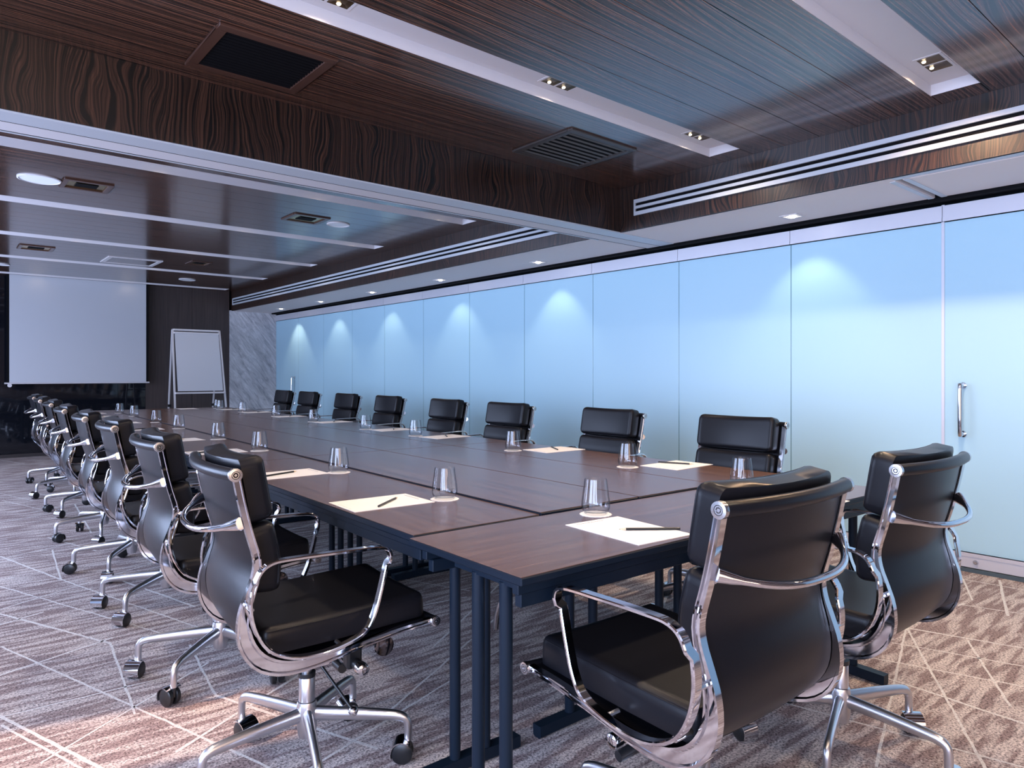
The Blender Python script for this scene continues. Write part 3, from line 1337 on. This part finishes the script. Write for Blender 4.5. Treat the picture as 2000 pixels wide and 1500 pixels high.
def make_chair():
    root = empty('office_chair')
    sl = sling_mesh().build('seat_sling', M['leather'], root, smooth=60)
    # pads
    up_line = [(-.243, .962), (-.213, .790)]
    lo_line = [(-.212, .784), (-.190, .690), (-.196, .605)]
    se_line = [(-.195, .446), (.0, .449), (.292, .462)]
    for (ln, w_, th, bw, nv_, nm) in ((up_line, .428, .060, .026, 14, 'back_pad'), (lo_line, .424, .056, .020, 14, 'back_pad'), (se_line, .424, .064, .006, 18, 'seat_pad')):
        pd = pad(ln, w_, th, bw).build(nm, M['leather'], root, smooth=50)
        seam(ln, w_, th, bw).build('piping', M['leather'], pd, smooth=60)
    # side ribs: I-section castings, deeper through the lower bend
    prof = [(-.0095, -.5), (.0095, -.5), (.0095, -.34), (.003, -.26), (.003, .26), (.0095, .34), (.0095, .5), (-.0095, .5), (-.0095, .34), (-.003, .26), (-.003, -.26), (-.0095, -.34)]
    fr = path_frames(RP)
    for s in (-1, 1):
        b = MB()
        pts, scs = [], []
        for (p, t, nor, acc) in fr:
            low = math.exp(-((acc - .50) / .15) ** 2)
            dep = .0175 + .026 * low
            if p.y > .12:
                dep = .019 - .006 * (p.y - .12) / .19
            back = Vector((0, -t.z, t.y))
            if p.z > .5 and back.y > 0 or p.z <= .5 and back.z > 0:
                back = -back
            q = p + back * (dep * .5 - .010)
            pts.append((s * RX, q.y, q.z))
            scs.append((1, dep))
        b.sweep(pts, prof, up=(1, 0, 0), scales=scs)
        b.build('side_rib', M['chrome'], root, smooth=35)
    # top and front rolls with chrome end caps
    for (y, z, bowy, nm, r_) in ((-.266, .926, -.030, 'top_roll', .0165), (.306, .4425, .0, 'front_roll', .0145)):
        b = MB()
        w = RX + .006
        pts = [(w * u, y + bowy * (1 - u * u), z - (.010 * (1 - u * u) if bowy == 0 else 0)) for u in [-1 + 2 * i / 14 for i in range(15)]]
        b.tube(pts, r_, 14)
        ro = b.build(nm, M['leather'], root, smooth=50)
        for s in (-1, 1):
            b = MB()
            b.lathe([(0, .0012), (.0035, .0012), (.0035, 0.0)], 18, (0, 0, 0), 'x')
            b.lathe([(.0036, .0), (.0062, .0)], 18, (0, 0, 0), 'x', mi=1)
            b.lathe([(.0062, .0), (.0062, .0012), (.0090, .0012), (.0090, .0002)], 18, (0, 0, 0), 'x')
            b.lathe([(.0090, .0002), (.0104, .0002)], 18, (0, 0, 0), 'x', mi=1)
            b.lathe([(.0104, .0002), (.0104, .0014), (r_ + .0005, .0010), (r_ + .0010, -.001), (r_ + .0010, -.010), (0, -.010)], 18, (0, 0, 0), 'x')
            c = b.build('end_cap', [M['steel'], M['rubber']], ro, smooth=25)
            c.location = (s * (w + .008), y, z)
            if s < 0:
                c.rotation_euler = (0, 0, PI)
    # bowed brace across the back
    b = MB()
    pts, rad = [], []
    for i in range(25):
        u = -1 + 2 * i / 24
        e = (1 - abs(u) ** 2.6)
        pts.append((u * (RX + .001), -.252 - .082 * e, .800 - .030 * e))
        rad.append(.0085 + .009 * max(0, abs(u) - .82) / .18)
    b.tube(pts, .0085, 10, radii=rad)
    b.build('back_brace', M['chrome'], root, smooth=50)
    # arms: flat closed loops outside the ribs
    AP = [(.128, .640), (.137, .676), (.112, .699), (.0, .704), (-.130, .706), (-.190, .702), (-.222, .676), (-.238, .616), (-.230, .547), (-.196, .484), (-.136, .449), (-.06, .441), (.010, .451), (.064, .471), (.092, .512), (.112, .575)]
    loop = catmull([(0, y, z) for y, z in AP], 4, closed=True)
    ap = [(-.0125, -.0025), (-.010, -.0045), (.010, -.0045), (.0125, -.0025), (.0125, .0025), (.010, .0045), (-.010, .0045), (-.0125, .0025)]
    for s in (-1, 1):
        b = MB()
        X = s * (RX + .043)
        b.sweep([(X + s * (.012 if p.z > .66 else .0), p.y, p.z) for p in loop], ap, closed=True, up=(1, 0, 0))
        ar = b.build('arm', M['chrome'], root, smooth=35)
        for (y, z) in ((-.236, .590), (.004, .444), (-.19, .478)):
            b = MB()
            b.tube([(s * (RX - .004), y, z), (X + s * .004, y, z)], .0065, 8)
            b.build('arm_bolt', M['steel'], ar, smooth=40)
    # under-seat parts
    b = MB()
    b.box(-RX, RX, -.045, -.015, .386, .400)
    b.box(-.055, .055, -.075, .060, .375, .392)
    b.build('seat_spreader', M['chrome'], root, bevel=.003, bseg=2)
    b = MB()
    b.box(-.040, .040, -.06, .13, .320, .374)
    b.box(-.026, .026, .10, .205, .322, .352)
    b.box(-.022, .022, .12, .17, .262, .325)
    b.build('tilt_mechanism', M['rubber'], root, bevel=.008, bseg=2)
    b = MB()
    b.tube([(-.075, .158, .268), (.085, .140, .286)], .017, 12)
    b.build('tension_tube', M['rubber'], root, smooth=40)
    for (x, y, z, sg) in ((-.075, .158, .268, -1), (.085, .140, .286, 1)):
        b = MB()
        b.lathe([(0, .018), (.012, .018), (.019, .014), (.020, .008), (.020, -.012), (0, -.012)], 16, (0, 0, 0), 'x')
        c = b.build('tube_cap', M['chrome'], root, smooth=40)
        c.location = (x, y, z)
        if sg < 0:
            c.rotation_euler = (0, 0, PI)
    b = MB()
    b.tube([(-.02, .12, .255), (-.095, .128, .246)], .014, 12)
    b.build('tilt_lock', M['rubber'], root, smooth=40)
    b = MB()
    b.tube([(.02, .19, .343), (.100, .203, .349)], .010, 10)
    b.build('side_knob_shaft', M['rubber'], root, smooth=40)
    b = MB()
    b.lathe([(0, 0), (.028, 0), (.031, .004), (.030, .012), (.014, .016), (0, .016)], 20, (.100, .203, .349), 'x')
    b.build('side_knob', M['dark_chrome'], root, smooth=40)
    b = MB()
    b.tube([(.025, .01, .345), (.05, .022, .318), (.165, .074, .215)], .0045, 8)
    b.lathe([(0, -.015), (.010, -.011), (.015, 0), (.010, .011), (0, .015)], 14, (.170, .077, .209), 'z', mi=1)
    b.build('height_lever', [M['rubber'], M['chrome']], root, smooth=50)
    # column
    b = MB()
    b.lathe([(0, .27), (.0150, .27), (.0150, .378), (0, .378)], 18)
    b.lathe([(.0150, .270), (.0258, .270), (.0258, .283), (.0150, .283)], 18, mi=1)
    b.build('gas_column', [M['alu'], M['rubber']], root, smooth=40)
    base = empty('star_base', (0, 0, 0), 0, root)
    b = MB()
    b.lathe([(0, .090), (.024, .090), (.029, .115), (.030, .185), (.027, .196), (.0235, .198), (.0235, .270), (.0205, .274), (0, .274)], 24)
    b.build('hub', M['alu'], base, smooth=40)
    return root, base


def make_leg():
    b = MB()
    pts = catmull([(.018, 0, .158), (.12, 0, .153), (.22, 0, .146), (.275, 0, .140), (.297, 0, .127), (.303, 0, .105), (.304, 0, .066)], 4)
    k = 12
    prof = [(math.cos(2 * PI * q / k), math.sin(2 * PI * q / k)) for q in range(k)]
    sc = []
    n = len(pts)
    for i in range(n):
        f = i / (n - 1)
        if f < .66:
            g_ = f / .66
            sc.append((.0225 - .0095 * g_, .0145 - .0030 * g_))
        else:
            sc.append((.0125, .0110))
    # side runs in the vertical plane of the leg
    P = [Vector(p) for p in pts]
    base = len(b.v)
    for i in range(n):
        t = (P[min(i + 1, n - 1)] - P[max(i - 1, 0)]).normalized()
        nor = Vector((-t.z, 0, t.x))
        for (a, c) in prof:
            b.v.append(tuple(P[i] + nor * (a * sc[i][0]) + Vector((0, 1, 0)) * (c * sc[i][1])))
    for i in range(n - 1):
        for q in range(k):
            r = (q + 1) % k
            b.f.append((base + i * k + q, base + i * k + r, base + (i + 1) * k + r, base + (i + 1) * k + q))
            b.m.append(0)
    b.f.append(tuple(base + (n - 1) * k + q for q in range(k)))
    b.m.append(0)
    return b.mesh('star_leg', M['alu'], smooth=50)


def make_wheel():
    b = MB()
    for s in (-1, 1):
        b.lathe([(0, -.010), (.020, -.010), (.0265, -.006), (.0280, -.001), (.0280, .006), (.024, .009), (0, .009)], 20, (s * .0135, 0, 0), 'x')
    b.tube([(0, .016, .0), (0, .016, .040)], .007, 8)
    return b.mesh('caster_wheel', M['rubber'], smooth=40)


def make_hood():
    b = MB()
    n = 12
    ro, ri = .0325, .0295
    hwid = .026
    vs, fs = [], []
    for i in range(n + 1):
        a = R(55 + 150 * i / n)
        c, s = math.cos(a), math.sin(a)
        for (r, x) in ((ro, -hwid), (ro, hwid), (ri, hwid), (ri, -hwid)):
            vs.append((x, c * r, s * r))
    for i in range(n):
        o = i * 4
        for q in range(4):
            w = (q + 1) % 4
            fs.append((o + q, o + w, o + 4 + w, o + 4 + q))
    fs += [(0, 1, 2, 3), (n * 4 + 3, n * 4 + 2, n * 4 + 1, n * 4)]
    b.add(vs, fs)
    return b.mesh('caster_hood', M['chrome'], smooth=40)


chair0, base0 = make_chair()
leg_me, wheel_me, hood_me = make_leg(), make_wheel(), make_hood()
# the star base's legs are parts of the chair itself, casters their sub-parts
hub0 = kids(base0)[0]
hub0.parent = chair0
bpy.data.objects.remove(base0, do_unlink=True)
tr_chair = tree_of()
crnd = random.Random(5)


def add_legs(root, seat_rz, ang0):
    for k in range(5):
        lg = bpy.data.objects.new('base_leg', leg_me)
        C.objects.link(lg)
        lg.parent = root
        lg.rotation_euler = (0, 0, R(ang0 + 72 * k) - seat_rz)
        sw = crnd.uniform(0, 2 * PI)
        for nm, me in (('caster_wheel', wheel_me), ('caster_hood', hood_me)):
            w = bpy.data.objects.new(nm, me)
            C.objects.link(w)
            w.parent = lg
            # the wheel trails its stem by 16 mm
            w.location = (.304 + math.sin(sw) * .018, -math.cos(sw) * .018, .0320)
            w.scale = (1.1, 1.14, 1.14)
            w.rotation_euler = (0, 0, sw)


chairs = []
nth = ['nearest', 'second', 'third', 'fourth', 'fifth', 'sixth', 'seventh', 'farthest']
leftpos = [(.892, 2.006, -5, 36), (.916, 2.876, -3, 6), (.968, 3.88, -3, 5), (.99, 4.75, -4, 20), (1.03, 5.80, -3, 40), (1.10, 7.00, -3, 12), (1.145, 8.05, -4, 50), (1.19, 9.02, -2, 20)]
for i, (x, y, a, ba) in enumerate(leftpos):
    chairs.append((x, y, a, ba, 'black leather swivel chair, %s in the row on the window side, backs to the windows' % nth[i]))
rightpos = [(2.90, 1.90, 178, 10), (3.02, 2.86, 176, 30), (3.14, 3.97, 176, 50), (3.22, 4.88, 175, 20), (3.32, 6.02, 175, 40), (3.38, 7.02, 176, 5), (3.42, 8.10, 176, 60), (3.47, 8.98, 176, 33)]
for i, (x, y, a, ba) in enumerate(rightpos):
    k = 1.036 if i == 0 else 1.026 if i == 1 else 1.017
    x, y, a = x * k, y * k + .02, a + (3 if i < 2 else 5)
    chairs.append((x, y, a, ba, 'black leather swivel chair, %s in the row facing the windows, back to the glass wall' % nth[i]))
chairs.append((1.392, 1.000, 88, 25, 'black leather swivel chair at the near table end, window side'))
chairs.append((2.213, 1.006, 88.5, 54, 'black leather swivel chair at the near table end, glass-wall side'))
for i, (x, y, a, ba, lab) in enumerate(chairs):
    o = chair0 if i == 0 else copy_tree(chair0, tr_chair)
    o.location = (x, y, 0)
    rz = R(a) - PI / 2
    o.rotation_euler = (0, 0, rz)
    tag(o, lab, 'chair', 'black leather office chairs round the conference table')
    add_legs(o, rz, ba)

# ------------------------------------------------------------------ table settings
def make_tumbler():
    b = MB()
    out = [(0, .0), (.030, .0), (.036, .003), (.0435, .016), (.0455, .028), (.0440, .045), (.0395, .080), (.0355, .108), (.0350, .1115)]
    inn = [(.0341, .1115), (.0346, .107), (.0386, .079), (.0431, .045), (.0446, .028), (.0425, .016), (.035, .0065), (.0, .005)]
    b.lathe(out + inn, 28)
    return b.mesh('tumbler', M['glass'], smooth=60)


def make_coaster():
    b = MB()
    n = 40
    vs = [(0, 0, .0012)]
    for k in range(n):
        a = 2 * PI * k / n
        r = .050 + .0013 * math.cos(10 * a * 2)
        vs.append((r * math.cos(a), r * math.sin(a), .0012))
    for k in range(n):
        a = 2 * PI * k / n
        r = .050 + .0013 * math.cos(10 * a * 2)
        vs.append((r * math.cos(a), r * math.sin(a), 0))
    fs = []
    for k in range(n):
        j = (k + 1) % n
        fs.append((0, 1 + k, 1 + j))
        fs.append((1 + k, 1 + n + k, 1 + n + j, 1 + j))
    fs.append(tuple(1 + n + k for k in reversed(range(n))))
    b.add(vs, fs)
    return b.mesh('coaster', M['paper'])


def make_pencil():
    b = MB()
    b.tube([(-.085, 0, 0), (.070, 0, 0)], .0037, 6)
    b.lathe([(.0037, .070), (.0012, .086)], 6, (0, 0, 0), 'x', mi=1)
    b.lathe([(.0012, .086), (.0001, .090)], 6, (0, 0, 0), 'x', mi=0)
    return b.mesh('pencil', [M['rubber'], M['pencil_wood']])


tumbler_me, coaster_me, pencil_me = make_tumbler(), make_coaster(), make_pencil()
b = MB()
b.box(-.105, .105, -.1485, .1485, 0, .0016)
pad_me = b.mesh('writing_paper', M['paper'])
b = MB()
rr = random.Random(3)
x = -.078
for k in range(13):                       # faint letterhead at the head of the sheet
    w = rr.uniform(.003, .008)
    if k == 6:
        b.box(x, x + .006, .126, .134, .00161, .00164)
        x += .010
        continue
    b.box(x, x + w, .1275, .132, .0017, .0019)
    x += w + .0025
for k in range(11):
    w = rr.uniform(.004, .009)
    b.box(-.05 + k * .0095, -.05 + k * .0095 + w * .8, -.138, -.1362, .00161, .00164)
head_me = b.mesh('letterhead', M['ink'])


def setting(gx, gy, px, py, prz, where, pen=None, detail=True, dz=0.0):
    TH = globals()['TH'] + dz
    g_ = bpy.data.objects.new('tumbler', tumbler_me)
    C.objects.link(g_)
    g_.location = (gx, gy, TH + .0013)
    tag(g_, 'clear glass tumbler on a paper coaster %s' % where, 'glass', 'tumblers on the conference table')
    c_ = bpy.data.objects.new('coaster', coaster_me)
    C.objects.link(c_)
    c_.location = (gx, gy, TH + .0001)
    c_.rotation_euler = (0, 0, gx * 7)
    tag(c_, 'round white paper coaster under the tumbler %s' % where, 'coaster', 'paper coasters on the conference table')
    if px is None:
        return
    w = bpy.data.objects.new('writing_paper', pad_me)
    C.objects.link(w)
    w.location = (px, py, TH + .0001)
    w.rotation_euler = (0, 0, prz)
    tag(w, 'white sheet of letter paper %s' % where, 'paper', 'letter paper on the conference table')
    if detail:
        h = bpy.data.objects.new('letterhead', head_me)
        C.objects.link(h)
        h.parent = w
    if pen:
        q = bpy.data.objects.new('pencil', pencil_me)
        C.objects.link(q)
        q.location = (px + pen[0], py + pen[1], TH + .0056)
        q.rotation_euler = (0, 0, pen[2])
        tag(q, 'short black pencil lying on the sheet %s' % where, 'pencil', 'black pencils on the conference table')


gl = [(1.42, 2.04), (1.44, 2.90), (1.50, 4.02), (1.55, 4.91), (1.61, 6.08), (1.66, 7.00), (1.73, 8.2), (1.74, 8.95)]
for i, (x, y) in enumerate(gl):
    lx_ = 1.03 + (y - 1.63) * math.tan(R(2))
    setting(x, y, lx_ + .172, y + (.085 if i == 0 else .10), -PI / 2 + R((-3, 1, -2, 2, -2, 1, 0, 2)[i]), 'at the %s seat of the window-side row' % nth[i],
            pen=(.01, -.025, R(38)) if i == 0 else (-.03, .0, R(20)), detail=i < 3)
gr = [(2.48, 1.515), (2.54, 2.15), (2.59, 3.04), (2.68, 4.21), (2.70, 4.97), (2.76, 6.07), (2.83, 7.12), (2.84, 8.14)]
pr = [None, (2.77, 2.04), (2.80, 2.92), (2.80, 4.02), (2.84, 4.80), (2.88, 5.92), (2.92, 7.0), (2.96, 8.0)]
for i in range(1, 8):
    x, y = gr[i]
    setting(x, y, pr[i][0], pr[i][1], PI / 2 + R((0, 2, -2, 3, -1, 2, 0, 1)[i]), 'at the %s seat of the glass-wall row' % nth[i - 1],
            pen=(.03, .03, R(60 if i > 1 else -70)), detail=i < 3, dz=.0059)
setting(2.85, 8.95, 2.98, 8.86, PI / 2 + R(1), 'at the farthest seat of the glass-wall row', pen=(.03, .03, R(50)), detail=False, dz=.0059)
setting(1.63, 1.51, 1.535, 1.30, R(-5), 'at the near end, window side', pen=None)
pq = bpy.data.objects.new('pencil', pencil_me)
C.objects.link(pq)
pq.location = (1.575, 1.25, TH + .0056)
pq.rotation_euler = (0, 0, R(142))
tag(pq, 'long black sharpened pencil lying on the sheet at the near end, window side', 'pencil', 'black pencils on the conference table')
setting(2.48, 1.515, 2.36, 1.235, R(2), 'at the near end, glass-wall side', pen=(-.03, -.02, R(165)))
setting(2.955, 9.40, 2.62, 9.50, R(178), 'at the far table end by the flip chart', pen=None, detail=False)
